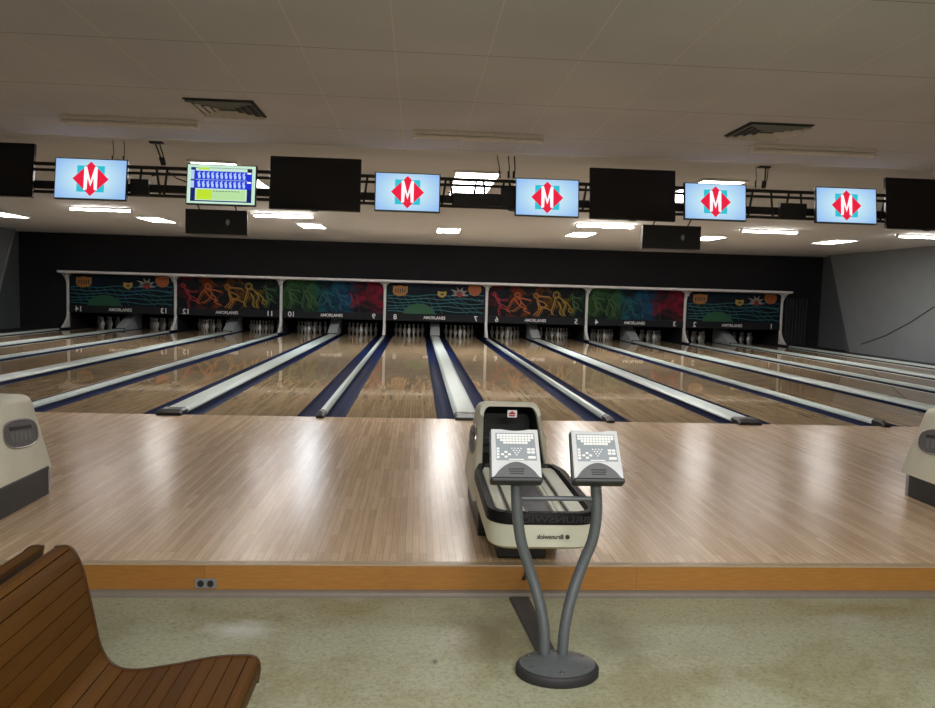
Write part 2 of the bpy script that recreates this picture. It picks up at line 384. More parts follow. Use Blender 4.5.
def cap(xc, hw, label, grp, wide):
    t = thing('division_cap', label, 'lane divider', (xc, 0, 0), group=grp)
    zt = .05 if wide else .055
    y1 = 16.15 if wide else 15.62
    if wide:
        pr = [(-hw, .003), (-hw, .02), (-hw+.03, zt-.006), (-hw+.05, zt), (hw-.05, zt), (hw-.03, zt-.006), (hw, .02), (hw, .003)]
    else:
        pr = [(-hw+.002, .003), (-hw+.006, .03), (-hw+.02, zt), (hw-.02, zt), (hw-.006, .03), (hw-.002, .003)]
    MB().prism(pr, lambda x, z: (x, .12, z), lambda x, z: (x, y1, z)).build('cover_strip', 'cap_plastic', t)
    s = 1.0
    e = MB(); w2 = hw*1.0
    pr2 = [(-w2, -.0), (-w2, .045), (-w2+.03, zt+.012), (w2-.03, zt+.012), (w2, .045), (w2, 0)]
    pr3 = [(-w2, -.0), (-w2, .02), (-w2+.02, .032), (w2-.02, .032), (w2, .02), (w2, 0)]
    e.loft([[(x, -.09, z) for x, z in pr3], [(x, .0, z) for x, z in pr2], [(x, .16, z) for x, z in pr2]])
    e.build('end_block', 'black_plastic', t)['label'] = 'black end block at the foul line'
    rw = (WW if wide else NW)-.004
    MB().box(-rw, rw, .002, y1, -.2, .003).build('support_rail', 'black_paint', t)
    return t
for u in range(7):
    a, b = NUM[u]
    cap((u-3)*P+CX, WW+.03, 'wide pale ball-track cover strip leading to the middle of the %s' % PANEL[u], 'wide covers between paired lanes', True)
for k in range(8):
    lb = 'narrow pale divider strip running to the right post of the rightmost badges-and-waves panel' if k == 7 else 'narrow pale divider strip running to the left post of the %s' % PANEL[k]
    cap((k-3)*P, NW, lb, 'narrow dividers between lane pairs', False)
# end chutes rising under the masking units
for u in range(7):
    xc = (u-3)*P+CX; t = thing('ball_return_hood', 'grey sloping ball return hood between the pins under the %s' % PANEL[u], 'ball return hood', (xc, YM, 0), group='hoods between the pin decks')
    mb = MB(); mb.prism([(-.02, .052), (.0, .075), (1.2, .60), (1.45, .62), (1.45, .0), (-.02, .0)], lambda y, z: (-.15, y, z), lambda y, z: (.15, y, z))
    mb.build('sloped_hood', 'chute_grey', t)
    MB().box(-.145, .145, -.045, -.025, .0, .075, .004).build('front_plate', 'black_plastic', t)

# ------------------------------------------------------------------ pins
PIN = [(.0257, 0), (.0287, .02), (.036, .057), (.0495, .086), (.0575, .114), (.0605, .143), (.057, .184), (.0475, .226), (.033, .25), (.0245, .273), (.0235, .295), (.027, .325), (.0315, .347), (.0305, .362), (.022, .375), (.008, .381)]
pin0 = None
for u in range(7):
    for h in (0, 1):
        lx = ((u-3)*P+NW+G+L/2) if h == 0 else ((u-3)*P+P-NW-G-L/2)
        for r in range(4):
            for q in range(r+1):
                x = lx+(q-r/2)*.3048; y = 17.0+r*.264
                if pin0 is None:
                    pin0 = thing('bowling_pin', 'x', 'bowling pin'); MB().lathe(PIN, n=14).build('pin_body', 'pin_white', pin0, True)
                    MB().lathe([(.0258, .2705), (.0262, .274), (.0256, .278)], n=14).build('neck_stripe', 'pin_red', pin0, True)
                    o = pin0
                else: o = copy_tree(pin0)
                o.location = (x, y, .0)
                tag(o, 'white bowling pin standing under the %s half of the %s' % (HALF[h], PANEL[u]), 'bowling pin', 'pins under the %s half of the %s' % (HALF[h], PANEL[u]))
for k in range(8):
    tag(MB().box((k-3)*P-.03, (k-3)*P+.03, YM+.32, 18.2, -.02, 1.7).build('pit_partition', 'pit_dark'), 'black pit partition right of the pins under the rightmost badges-and-waves panel' if k == 7 else 'black pit partition left of the pins under the %s' % PANEL[k], 'partition', 'partitions between the pin pits')

# ------------------------------------------------------------------ masking frame and units
ypost = lambda z: YM+.10-(.52*max(0, (z-1.45)/.38)**2)-(.55*max(0, (.55-z)/.55)**2.2)
def frame_parts(u, t):
    """pale frame of one unit: canopy rail, left post (the last unit has both), corner fillets"""
    ox = (u-3)*P+CX; oy = YM+.12
    def fpart(mb, nm):
        o = mb.build(nm, 'frame_white', t); o.location = (-ox, -oy, 0)
    x0 = (u-3)*P-.045; x1 = (u-2)*P+(.045 if u == 6 else -.047)
    sec = [(YM-.5, 1.85), (YM-.5, 1.78), (YM-.30, 1.768), (YM-.05, 1.762), (YM+.14, 1.762), (YM+.14, 1.85)]
    fpart(MB().prism(sec, lambda y, z: (x0, y, z), lambda y, z: (x1, y, z)), 'top_rail')
    for k in ((u, u+1) if u == 6 else (u,)):
        x = (k-3)*P; mb = MB(); loops = []
        for z in [.058, .12, .2, .3, .42, .55, .8, 1.1, 1.45, 1.55, 1.65, 1.72, 1.762]:
            f = ypost(z); loops.append([(x-.045, f+.02, z), (x-.03, f, z), (x+.03, f, z), (x+.045, f+.02, z), (x+.045, YM+.148, z), (x-.045, YM+.148, z)])
        mb.loft(loops); fpart(mb, 'post')
    for x, sgn in (((u-3)*P, 1), ((u-2)*P-.002, -1)):
        r = .17; fil = [(x+sgn*.045, 1.762)]
        for q in range(7):
            a = PI/2*q/6; fil.append((x+sgn*(.045+r-r*math.cos(a)), 1.762-r+r*math.sin(a)))
        fpart(MB().plate(fil[:], YM-.07, YM+.08), 'corner_fillet')
def stroke(mb, pts, w, y0, y1):
    for (a, b) in zip(pts, pts[1:]):
        a = Vector(a); b = Vector(b); d = (b-a)
        if d.length < 1e-5: continue
        d.normalize(); n = Vector((-d.y, d.x))*w/2; a2 = a-d*w*.3; b2 = b+d*w*.3
        mb.plate([tuple(a2-n), tuple(b2-n), tuple(b2+n), tuple(a2+n)], y0, y1)
def smooth_pts(pts, n=4):
    out = []
    for i in range(len(pts)-1):
        p0 = Vector(pts[max(i-1, 0)]); p1 = Vector(pts[i]); p2 = Vector(pts[i+1]); p3 = Vector(pts[min(i+2, len(pts)-1)])
        for k in range(n):
            t = k/n; out.append(tuple(.5*((2*p1)+(-p0+p2)*t+(2*p0-5*p1+4*p2-p3)*t*t+(-p0+3*p1-3*p2+p3)*t**3)))
    out.append(tuple(pts[-1])); return out
FIG = {  # sketched bowlers, unit box about 0..1
 'a': [[(.15, .95), (.05, .88), (.12, .78), (.22, .84), (.15, .95)], [(.18, .80), (.38, .62), (.45, .40), (.38, .2), (.42, .0)], [(.22, .76), (.30, .58), (.40, .48), (.60, .42), (.85, .30), (.95, .18)], [(.34, .70), (.60, .62), (.86, .66)], [(.45, .4), (.62, .28), (.80, .26)]],
 'b': [[(.42, .98), (.32, .92), (.34, .80), (.48, .80), (.52, .92), (.42, .98)], [(.36, .80), (.20, .62), (.10, .42), (.0, .22), (.10, .16)], [(.44, .78), (.58, .60), (.52, .40), (.30, .22), (.18, .2)], [(.50, .76), (.74, .72), (.98, .66)], [(.56, .56), (.74, .42), (.72, .22), (.95, .12)], [(.30, .70), (.44, .52), (.62, .36), (.82, .30)]],
 'c': [[(.12, .98), (.02, .90), (.06, .78), (.20, .78), (.24, .90), (.12, .98)], [(.20, .86), (.50, .84), (.84, .82), (.90, .76)], [(.16, .76), (.30, .50), (.42, .30), (.30, .10), (.22, .0)], [(.30, .66), (.56, .58), (.70, .46), (.50, .36), (.34, .3)], [(.44, .40), (.70, .34), (.98, .24)], [(.2, .62), (.3, .3), (.15, .12), (.02, .02)]],
 'd': [[(.22, 1.0), (.10, .94), (.10, .80), (.24, .76), (.34, .86), (.30, .98), (.22, 1.0)], [(.18, .78), (.12, .50), (.02, .20), (.06, .06)], [(.30, .82), (.52, .66), (.66, .44), (.56, .22), (.62, .02)], [(.30, .60), (.44, .36), (.40, .14), (.50, .04)], [(.50, .66), (.72, .56), (.86, .40), (.90, .28)], [(.84, .34), (.98, .30), (1.0, .20), (.90, .16), (.82, .22), (.84, .34)]],
}
def figure(parent, kind, x, z, w, h, m, yb, lw=.035, nm='bowler_figure'):
    mb = MB()
    for i, s in enumerate(FIG[kind]):
        pts = smooth_pts([(x+a*w, z+b*h) for a, b in s], 3)
        stroke(mb, pts, lw*(1 if i else .8), yb-.004-.0006*i, yb)
        pts2 = [(p[0]+.05, p[1]-.035) for p in pts]
        stroke(mb, pts2, lw*.35, yb-.003-.0005*i, yb)
    return mb.build(nm, m, parent)
TXTROT = (PI/2, 0, 0)
BAND0, BAND1, ART1 = .53, .76, 1.76
PANEL_LABEL = ['leftmost badges-and-waves masking panel, dark, by the black wall on the left', 'left masking panel with red to yellow sketched bowlers', 'left masking panel coloured green, blue and crimson', 'central badges-and-waves masking panel with a green hill', 'right masking panel with red to yellow sketched bowlers', 'right masking panel coloured green, blue and crimson', 'rightmost badges-and-waves masking panel, beside the dark curtain']
for u in range(7):
    kind = 'NWC'[[0, 1, 2, 0, 1, 2, 0][u]]
    a, b = NUM[u]
    desc = {'N': 'dark masking panel with orange badges, teal waves and a green hill, above lanes %s and %s',
            'W': 'dark masking panel with red to yellow sketched bowlers, above lanes %s and %s',
            'C': 'masking panel coloured green, blue and crimson, above lanes %s and %s'}[kind] % (a, b)
    xc = (u-3)*P+CX; t = thing('masking_unit', PANEL_LABEL[u], 'masking panel', (xc, YM+.12, 0), group='masking panels over the lane ends')
    frame_parts(u, t); hw = P/2-.047
    MB().box(-hw, hw, .0, .03, BAND1, ART1).build('art_panel', {'N': 'art_night', 'W': 'art_warm', 'C': 'art_cool'}[kind], t)
    MB().box(-hw, hw, -.03, .03, BAND0, BAND1, .006).build('number_band', 'band_slate', t)
    for s, n in ((-1, a), (1, b)):
        text_mesh(None, n, .235, 'white_print', t, 'lane_number', (s*(hw-.30), -.032, (BAND0+BAND1)/2), TXTROT, mirror=True)
    text_mesh(None, 'AMORLANES', .135, 'white_print', t, 'lettering', (-.04, -.032, (BAND0+BAND1)/2), TXTROT, width=.72)
    if kind == 'N':
        tw = MB()
        for i in range(7):
            zz = 1.34-.10*i; pts = [(-hw+.05+q*(2*hw-.1)/40, zz+.022*math.sin(q*.42+i*1.3)-.0024*q*(i-2)*.5) for q in range(41)]
            pts = [p for p in pts if p[1] > BAND1+.02]
            stroke(tw, pts, .026, -.0032, 0)
        tw.build('wave_lines', 'teal_print', t)
        tv = MB()
        for i in range(14):
            xa = -hw+.1+i*.24; stroke(tv, [(xa, 1.34), (xa+(.18 if i < 7 else .5), 1.10), (xa+(.30 if i < 7 else .9), .80)] if xa+.9 < hw or i < 7 else [(xa, 1.34), (hw-.05, 1.2)], .012, -.0026, 0)
        tv.build('grid_lines', 'teal_print', t)
        MB().plate([(-1.02, .77)]+[(-.55+.52*math.cos(PI-PI*q/16), .77+.34*math.sin(PI*q/16)) for q in range(17)], -.006, 0).build('hill_shape', 'green_print', t)
        bx = -1.18
        bd = MB().plate([(bx-.23, 1.67), (bx-.24, 1.45), (bx-.18, 1.38), (bx-.02, 1.33), (bx+.16, 1.37), (bx+.24, 1.45), (bx+.25, 1.67), (bx+.15, 1.66), (bx, 1.69), (bx-.15, 1.66)], -.006, 0).build('badge', 'orange_print', t)
        bs = MB()
        for i in range(5): bs.plate([(bx-.17+i*.075, 1.44+.01*(i % 2)), (bx-.135+i*.075, 1.43), (bx-.125+i*.075, 1.57), (bx-.165+i*.075, 1.59)], -.0085, -.006)
        bs.build('badge_lettering', 'dark_print', bd)
        b2 = MB().plate([(.05, 1.53), (.05, 1.40), (.12, 1.34), (.22, 1.32), (.30, 1.37), (.34, 1.44), (.34, 1.53), (.2, 1.51)], -.006, 0).build('badge', 'gold_print', t)
        MB().plate(circle(.2, 1.43, .06, .035, 12), -.0085, -.006).build('badge_dot', 'dark_print', b2)
        ex = MB(); cx_, cz_ = .78, 1.44
        for i in range(11):
            aa = -.15+i*(PI+.3)/10; ln = (.26, .17)[i % 2]*(1.25 if i in (8, 9) else 1)
            d = (math.cos(aa), math.sin(aa)); nn = (-d[1], d[0])
            tip = (cx_+d[0]*ln*1.15, min(1.735, cz_+d[1]*ln))
            ex.plate([(cx_+nn[0]*.035, cz_+nn[1]*.035), (cx_-nn[0]*.035, cz_-nn[1]*.035), (cx_+d[0]*ln*.6-nn[0]*.03, cz_+d[1]*ln*.6-nn[1]*.03), tip, (cx_+d[0]*ln*.6+nn[0]*.03, cz_+d[1]*ln*.6+nn[1]*.03)], -.0045, 0)
        ex.build('starburst', 'bone_print', t)
        MB().plate(circle(cx_, cz_-.02, .085, .085, 18), -.008, 0).build('starburst_centre', 'crimson_print', t)
        bo = MB().plate(circle(1.27, 1.62, .215, .215, 30, PI*.82, PI*2.18), -.006, 0).build('orange_ball', 'orange_print', t)
        MB().plate(circle(1.27, 1.62, .19, .19, 30, PI*.83, PI*2.17), -.009, -.006).build('ball_face', 'ball_print', bo)
    elif kind == 'W':
        figure(t, 'a', -1.52, .80, .62, .80, 'fig_red', 0)
        figure(t, 'b', -1.0, .80, .80, .78, 'fig_orange', 0)
        figure(t, 'c', -.12, .80, .62, .78, 'fig_amber', 0)
        figure(t, 'd', .48, .82, .72, .80, 'fig_gold', 0)
        figure(t, 'c', 1.12, .84, .38, .72, 'fig_green', 0, .03)
    else:
        figure(t, 'c', -1.5, .84, .45, .72, 'fig_green', 0, .04)
        figure(t, 'd', -1.02, .84, .5, .74, 'fig_green', 0, .04)
        figure(t, 'b', -.48, .84, .5, .72, 'fig_teal', 0, .04)
        figure(t, 'a', .0, .84, .55, .72, 'fig_blue', 0, .04)
        figure(t, 'c', .55, .95, .22, .5, 'fig_pink', 0, .04)
cu = MB()
cpts = [(XR+.12+i*.03, YM+.10+.02*math.sin(i*1.7)) for i in range(26)]
cu.loft([[(x, y, .03) for x, y in cpts]+[(x, y+.02, .03) for x, y in cpts[::-1]], [(x, y, 1.62) for x, y in cpts]+[(x, y+.02, 1.62) for x, y in cpts[::-1]]])
tag(cu.build('dark_curtain', 'curtain_dark'), 'dark pleated curtain hanging right of the masking frame by the black wall', 'curtain')

# ------------------------------------------------------------------ ceiling fixtures
def troffer(x, y, w, l, label, grp, m='lamp_white', n=1, z=ZC+.03):
    t = thing('ceiling_light', label, 'ceiling light', (x, y, z), group=grp)
    e = .03
    f = MB(); f.box(-w/2, w/2, -l/2, -l/2+e, -.03, .0).box(-w/2, w/2, l/2-e, l/2, -.03, .0).box(-w/2, -w/2+e, -l/2+e, l/2-e, -.03, 0).box(w/2-e, w/2, -l/2+e, l/2-e, -.03, 0)
    if n == 2: f.box(-w/2+e, w/2-e, -.02, .02, -.03, 0)
    f.build('frame', 'frame_white', t)
    if n == 2:
        MB().box(-w/2+e, w/2-e, -l/2+e, -.02, -.022, -.004).build('diffuser', m, t); MB().box(-w/2+e, w/2-e, .02, l/2-e, -.022, -.004).build('diffuser', m, t)
    else: MB().box(-w/2+e, w/2-e, -l/2+e, l/2-e, -.022, -.004).build('diffuser', m, t)
for x, y, lab in [(-1.55, 2.35, 'long white ceiling panel light behind the score screen'), (1.82, 2.35, 'long white ceiling panel light between the two central logo screens'), (5.05, 2.25, 'long white ceiling panel light just above the third logo screen from the right')]:
    troffer(x, y, .62, 2.3, lab, 'ceiling panel lights just past the screens', 'lamp_soft', n=2)
for x, y, lab, mm in [(-8.7, 10.1, 'recessed panel light over the far lanes, at the left edge of the photo', 'lamp_white'), (-5.2, 10.1, 'recessed panel light over the far lanes, above the panel of lanes 14 and 13', 'lamp_white'), (-1.56, 10.35, 'bluish recessed panel light over lanes 10 and 9', 'lamp_cool'), (1.8, 10.4, 'recessed panel light over lanes 8 and 7 in the middle of the room', 'lamp_white'), (5.1, 10.2, 'recessed panel light above lanes 6 and 5, left of the right speaker', 'lamp_white'), (8.3, 10.1, 'recessed panel light above lanes 4 and 3, right of the right speaker', 'lamp_white'), (11.5, 9.9, 'recessed panel light in front of the right grey wall', 'lamp_white')]:
    troffer(x, y, .60, 1.22, lab, 'recessed panel lights over the lanes', 'lamp_dim' if abs(x-1.7) > 6 else mm)
def strip(x, y, lit, label, grp, l=1.24, z=None):
    z = (ZC+.03 if y > -.28 else ZC) if z is None else z
    t = thing('ceiling_strip_light', label, 'strip light', (x, y, z), group=grp)
    MB().box(-l/2, l/2, -.055, .055, -.035, 0, .006).build('housing', 'tube_cream', t)
    for s in (-1, 1): MB().box(s*l/2-.012, s*l/2+.012, -.05, .05, -.075, -.005, .004).build('end_cap', 'tube_cream', t)
    for s in (-1, 1): MB().tube([(-l/2+.012, s*.026, -.055), (l/2-.012, s*.026, -.055)], .016, 10).build('tube', ('tube_dim' if abs(x-1.7) > 6 else 'tube_white') if lit else 'tube_cream', t, True)
for x, lab in [(-1.66, 'unlit strip light on the near ceiling, leftmost, above the score screen'), (1.63, 'unlit strip light on the near ceiling, the middle of three'), (5.0, 'unlit strip light on the near ceiling, rightmost of three')]:
    strip(x, -1.2, False, lab, 'unlit strip lights on the near ceiling')
for x, y, lab in [(-5.55, 7.75, 'lit strip light on the far ceiling below the left logo screen'), (-1.8, 7.8, 'lit strip light on the far ceiling below the left black screen'), (5.07, 7.6, 'lit strip light on the far ceiling below the central black screen'), (8.7, 7.55, 'lit strip light on the far ceiling left of the rightmost logo screen'), (12.25, 7.55, 'lit strip light on the far ceiling below the rightmost black screen')]:
    strip(x, y, True, lab, 'lit strip lights over the lanes')
def vent(x, y, label, flip):
    t = thing('air_vent', label, 'air vent', (x, y, ZC), group='ceiling air vents')
    MB().box(-.29, .29, -.29, .29, -.012, 0, .004).build('backing', 'vent_dark', t)
    for i, h in enumerate((.275, .215, .155, .095)):
        mb = MB()
        for k in range(4):
            a = PI/2*k; c, s = round(math.cos(a)), round(math.sin(a))
            q = [(-h, -h), (h, -h), (h-.018, -h+.018), (-h+.018, -h+.018)]
            pts = [(px*c-py*s, px*s+py*c) for px, py in q]
            mb.loft([[(px, py, (-.036 if j < 2 else -.016)) for j, (px, py) in enumerate(pts)], [(px, py, (-.033 if j < 2 else -.013)) for j, (px, py) in enumerate(pts)]])
        mb.build('louver_ring', 'vent_grey', t)
vent(-.62, -1.82, 'square louvred ceiling vent on the left, behind the left strip light', 0)
vent(4.22, -1.85, 'square louvred ceiling vent on the right, beside the right strip light', 1)

# ------------------------------------------------------------------ truss rail with screens
tr = thing('screen_truss', 'long black truss rail hung under the ceiling carrying the screens', 'truss', (CX, .1, 2.6))
def tp(mb, nm, m='black_paint', sm=False):
    o = mb.build(nm, m, tr, sm); o.location = (-CX, -.1, -2.6); return o
X0, X1 = -5.4, 8.8
for z, r in ((2.755, .020), (2.69, .016), (2.45, .018)): tp(MB().tube([(X0, .1, z), (X1, .1, z)], r, 10), 'rail_tube', sm=True)
tp(MB().box(X0, X1, .12, .19, 2.49, 2.575, .008), 'cable_tray')
for xs in [(-2.02, -1.86, -1.74), (1.37, 1.42, 1.72, 1.80, 2.04, 2.10), (4.98, 5.2, 5.42, 5.56), (-3.3,), (.48,), (3.0,), (6.6,), (-5.2,), (8.4,)]:
    for i, x in enumerate(xs): tp(MB().tube([(x, .1, 2.755), (x+(.04 if i % 2 else -.04), .1, 2.45)], .013, 8), 'strut', sm=True)
for x0, x1, z0, z1 in [(-2.13, -1.93, 2.44, 2.62), (2.0, 2.2, 2.43, 2.68), (5.3, 5.62, 2.43, 2.62), (1.45, 2.0, 2.455, 2.60)]:
    tp(MB().box(x0, x1, .04, .11, z0, z1, .01), 'junction_box')
wr = MB(); wr.tube(smooth_pts3([(1.4, .05, 2.6), (1.6, .04, 2.5), (1.9, .03, 2.56), (2.1, .04, 2.42), (2.3, .05, 2.40)]) if False else [(1.4, .05, 2.6), (1.6, .04, 2.5), (1.9, .03, 2.56), (2.1, .04, 2.42), (2.3, .05, 2.40)], .008, 6)
tp(wr, 'loose_cable', 'cable_black', True)
w2 = MB().tube([(-1.9, .06, 2.66), (-1.7, .05, 2.70), (-1.62, .04, 2.64), (-1.5, .05, 2.60), (-1.35, .05, 2.55)], .007, 6); tp(w2, 'loose_cable', 'cable_black', True)

def hanger(x, label, wires, plate=True):
    t = thing('hanging_cable', label, 'hanging cable', (x, .1, ZC+.03), group='steel hangers from ceiling to truss')
    if plate: MB().box(-.07, .07, -.035, .035, -.02, 0, .004).build('ceiling_plate', 'black_paint', t)
    for (a, b, r) in wires:
        MB().tube([(a, 0, -.0), ((a+b)/2+.01, 0, -.14), (b, 0, -.255)], r, 6).build('wire', 'cable_black', t, True)
        MB().tube([(b*.7+a*.3, 0, -.17), (b, 0, -.25)], r*2.2, 8).build('turnbuckle', 'cable_black', t, True)
hanger(-2.28, 'pair of thin black wires above the left logo screen', [(-.05, -.06, .004), (.07, .06, .004)], False)
hanger(-1.86, 'thick black hanger with ceiling plate left of the score screen', [(-.02, .07, .009), (.03, .09, .007)])
hanger(2.06, 'three thin black wires above the logo screen right of centre', [(-.11, -.07, .005), (.02, .03, .006), (.09, .09, .007)], False)
hanger(5.10, 'black chain hanger with ceiling plate right of the third logo screen', [(-.1, -.09, .004), (.02, .0, .010), (.05, .02, .006)])

TILT = math.radians(8)
def tv(name, x0, x1, z0, z1, label, grp, off):
    z0 -= .012; z1 += .004; w = x1-x0; h = z1-z0; xc = (x0+x1)/2; zc = (z0+z1)/2
    t = thing(name, label, 'screen', (xc, -.02, zc), (-TILT*-1 if False else TILT*-1, 0, 0), grp)
    t.rotation_euler = (-TILT, 0, 0)
    MB().box(-w/2, w/2, -.02, .03, -h/2, h/2, .006).build('casing', 'black_gloss' if off else 'black_plastic', t)
    MB().box(-w*.22, w*.22, .03, .075, -h*.2, h*.2, .006).build('wall_mount', 'black_paint', t)
    b = .012
    return t, w, h, b
def logo_tv(x0, x1, z0, z1, label):
    t, w, h, b = tv('logo_screen', x0, x1, z0, z1, label, 'logo screens on the truss', False)
    s = MB().box(-w/2+b, w/2-b, -.0225, -.02, -h/2+b, h/2-b).build('display', 'screen_pale_blue', t)
    k = h/2*.84; y = -.0235
    for sx in (-1, 1):
        for sz in (-1, 1):
            a = k*.76; q = [(sx*a, sz*a), (sx*.36*a, sz*a), (sx*.36*a, sz*.66*a), (sx*.66*a, sz*.36*a), (sx*a, sz*.36*a)]
            MB().plate(q, y, -.0225).build('teal_corner', 'scr_teal', t)
    MB().plate([(0, -k), (k, 0), (0, k), (-k, 0)], y-.001, -.0225).build('red_diamond', 'scr_red', t)
    m1 = MB(); W = k*.37; H = k*.62; st = k*.15; yy = y-.002
    # outlined narrow M: two flared stems and a deep V
    m1.plate([(-W-.02*0, -H*1.08), (-W+st*1.15, -H*1.0), (-W+st*1.35, H*.05), (-W+st, H), (-W, H*1.12)], yy, y)
    m1.plate([(W, -H*1.08), (W-st*1.15, -H*1.0), (W-st*1.35, H*.05), (W-st, H), (W, H*1.12)], yy, y)
    m1.plate([(-W, H*1.12), (-W+st*1.0, H*1.12), (st*.1, -H*.32), (0, -H*.72)], yy-.0004, y)
    m1.plate([(W, H*1.12), (W-st*1.0, H*1.12), (-st*.1, -H*.32), (0, -H*.72)], yy-.0008, y)
    m1.build('letter_m', 'scr_white', t)
    return t
def black_tv(x0, x1, z0, z1, label):
    t, w, h, b = tv('black_screen', x0, x1, z0, z1, label, 'switched-off screens on the truss', True)
    MB().box(-w/2+b, w/2-b, -.0225, -.02, -h/2+b, h/2-b).build('display', 'black_gloss', t)
    MB().box(-.04, .04, -.018, .01, -h/2-.012, -h/2).build('sensor_bump', 'black_plastic', t)
logo_tv(-2.90, -2.13, 2.37, 2.81, 'logo screen furthest left, beside the black screen at the photo edge')
logo_tv(.57, 1.305, 2.36, 2.785, 'logo screen left of centre, right of the left black screen')
logo_tv(2.155, 2.89, 2.36, 2.78, 'logo screen right of centre, left of the central-right black screen')
logo_tv(4.115, 4.85, 2.385, 2.80, 'logo screen just right of the black screen above the right speaker')
logo_tv(5.68, 6.42, 2.40, 2.81, 'logo screen furthest right, beside the black screen at the photo edge')
black_tv(-4.12, -3.12, 2.375, 2.95, 'switched-off black screen cut by the left photo edge')
black_tv(-.59, .415, 2.34, 2.92, 'switched-off black screen left of centre, beside the score screen')
black_tv(3.01, 4.01, 2.355, 2.93, 'switched-off black screen right of centre above the right speaker')
black_tv(6.53, 7.53, 2.36, 2.95, 'switched-off black screen cut by the right photo edge')
t, w, h, b = tv('score_screen', -1.495, -.735, 2.36, 2.80, 'score screen with blue rows and lime panel above the left speaker', None, False)
MB().box(-w/2+b, w/2-b, -.0225, -.02, -h/2+b, h/2-b).build('display', 'scr_pale', t)
def R(x0, x1, z0, z1, m, nm, lv=1):   # 0..1 rectangle on the screen
    iw, ih = w-2*b, h-2*b
    return MB().box(-w/2+b+x0*iw, -w/2+b+x1*iw, -.0225-.0008*lv, -.0225, -h/2+b+z0*ih, -h/2+b+z1*ih).build(nm, m, t)
R(.05, .95, .05, .93, 'scr_navy', 'score_background'); R(.12, .88, .08, .92, 'scr_pale', 'score_page', 2)
R(.11, .95, .62, .84, 'scr_blue', 'score_row', 3); R(.11, .95, .39, .61, 'scr_blue', 'score_row', 3)
R(.14, .36, .10, .36, 'scr_lime', 'score_lime_panel', 3); R(.36, .86, .10, .36, 'scr_mint', 'score_mint_panel', 3)
R(.88, .95, .84, .93, 'scr_black', 'score_corner', 3); R(.16, .32, .88, .93, 'scr_lime', 'score_tab', 3)
R(.05, .10, .62, .86, 'scr_sky', 'score_marker', 3); R(.05, .10, .40, .58, 'scr_sky', 'score_marker', 3)
for row in (.42, .65):
    mb = MB(); iw, ih = w-2*b, h-2*b
    for i in range(11):
        x = .16+i*.066; zz = row
        q = [(x, zz), (x+.03, zz), (x+.034, zz+.08), (x+.02, zz+.10), (x+.028, zz+.16), (x+.012, zz+.17), (x+.004, zz+.13), (x-.012, zz+.15), (x-.006, zz+.06)]
        mb.plate([(-w/2+b+px*iw, -h/2+b+pz*ih) for px, pz in q], -.0262, -.0225)
    mb.build('score_figures', 'scr_sky', t)
R(.88, .94, .55, .59, 'scr_white', 'score_total', 4); R(.88, .94, .79, .83, 'scr_white', 'score_total', 4)
mb = MB()
for i in range(9): mb.box(-w/2+b+(.38+i*.045)*(w-2*b), -w/2+b+(.38+i*.045+.03)*(w-2*b), -.0262, -.0225, -h/2+b+.315*(h-2*b), -h/2+b+.33*(h-2*b))
mb.build('score_caption', 'scr_navy', t)

def speaker(x0, x1, label, z0=2.055, z1=2.335, y=.28):
    xc = (x0+x1)/2; w = x1-x0; t = thing('ceiling_speaker', label, 'speaker', (xc, y, z0), group='black speakers hung under the truss')
    h = z1-z0
    MB().prism([(-w/2, 0), (w/2, 0), (w/2-.05, .24), (-w/2+.05, .24)], lambda x, yy: (x, yy, 0), lambda x, yy: (x, yy, h)).build('cabinet', 'black_plastic', t)
    MB().box(-w/2+.012, w/2-.012, -.012, 0, .012, h-.012, .004).build('grille', 'black_paint', t)
    MB().plate(circle(.13, h*.5, .022, .035, 14), -.016, -.012).build('badge', 'steel', t)
    for s in (-1, 1): MB().tube([(s*w*.3, .08, h-.002), (s*w*.3, -.12, 2.45-z0)], .008, 8).build('hanging_rod', 'black_paint', t, True)
speaker(-1.60, -.90, 'black box speaker hanging below the score screen')
speaker(3.74, 4.45, 'black box speaker hanging below the black screen right of centre')

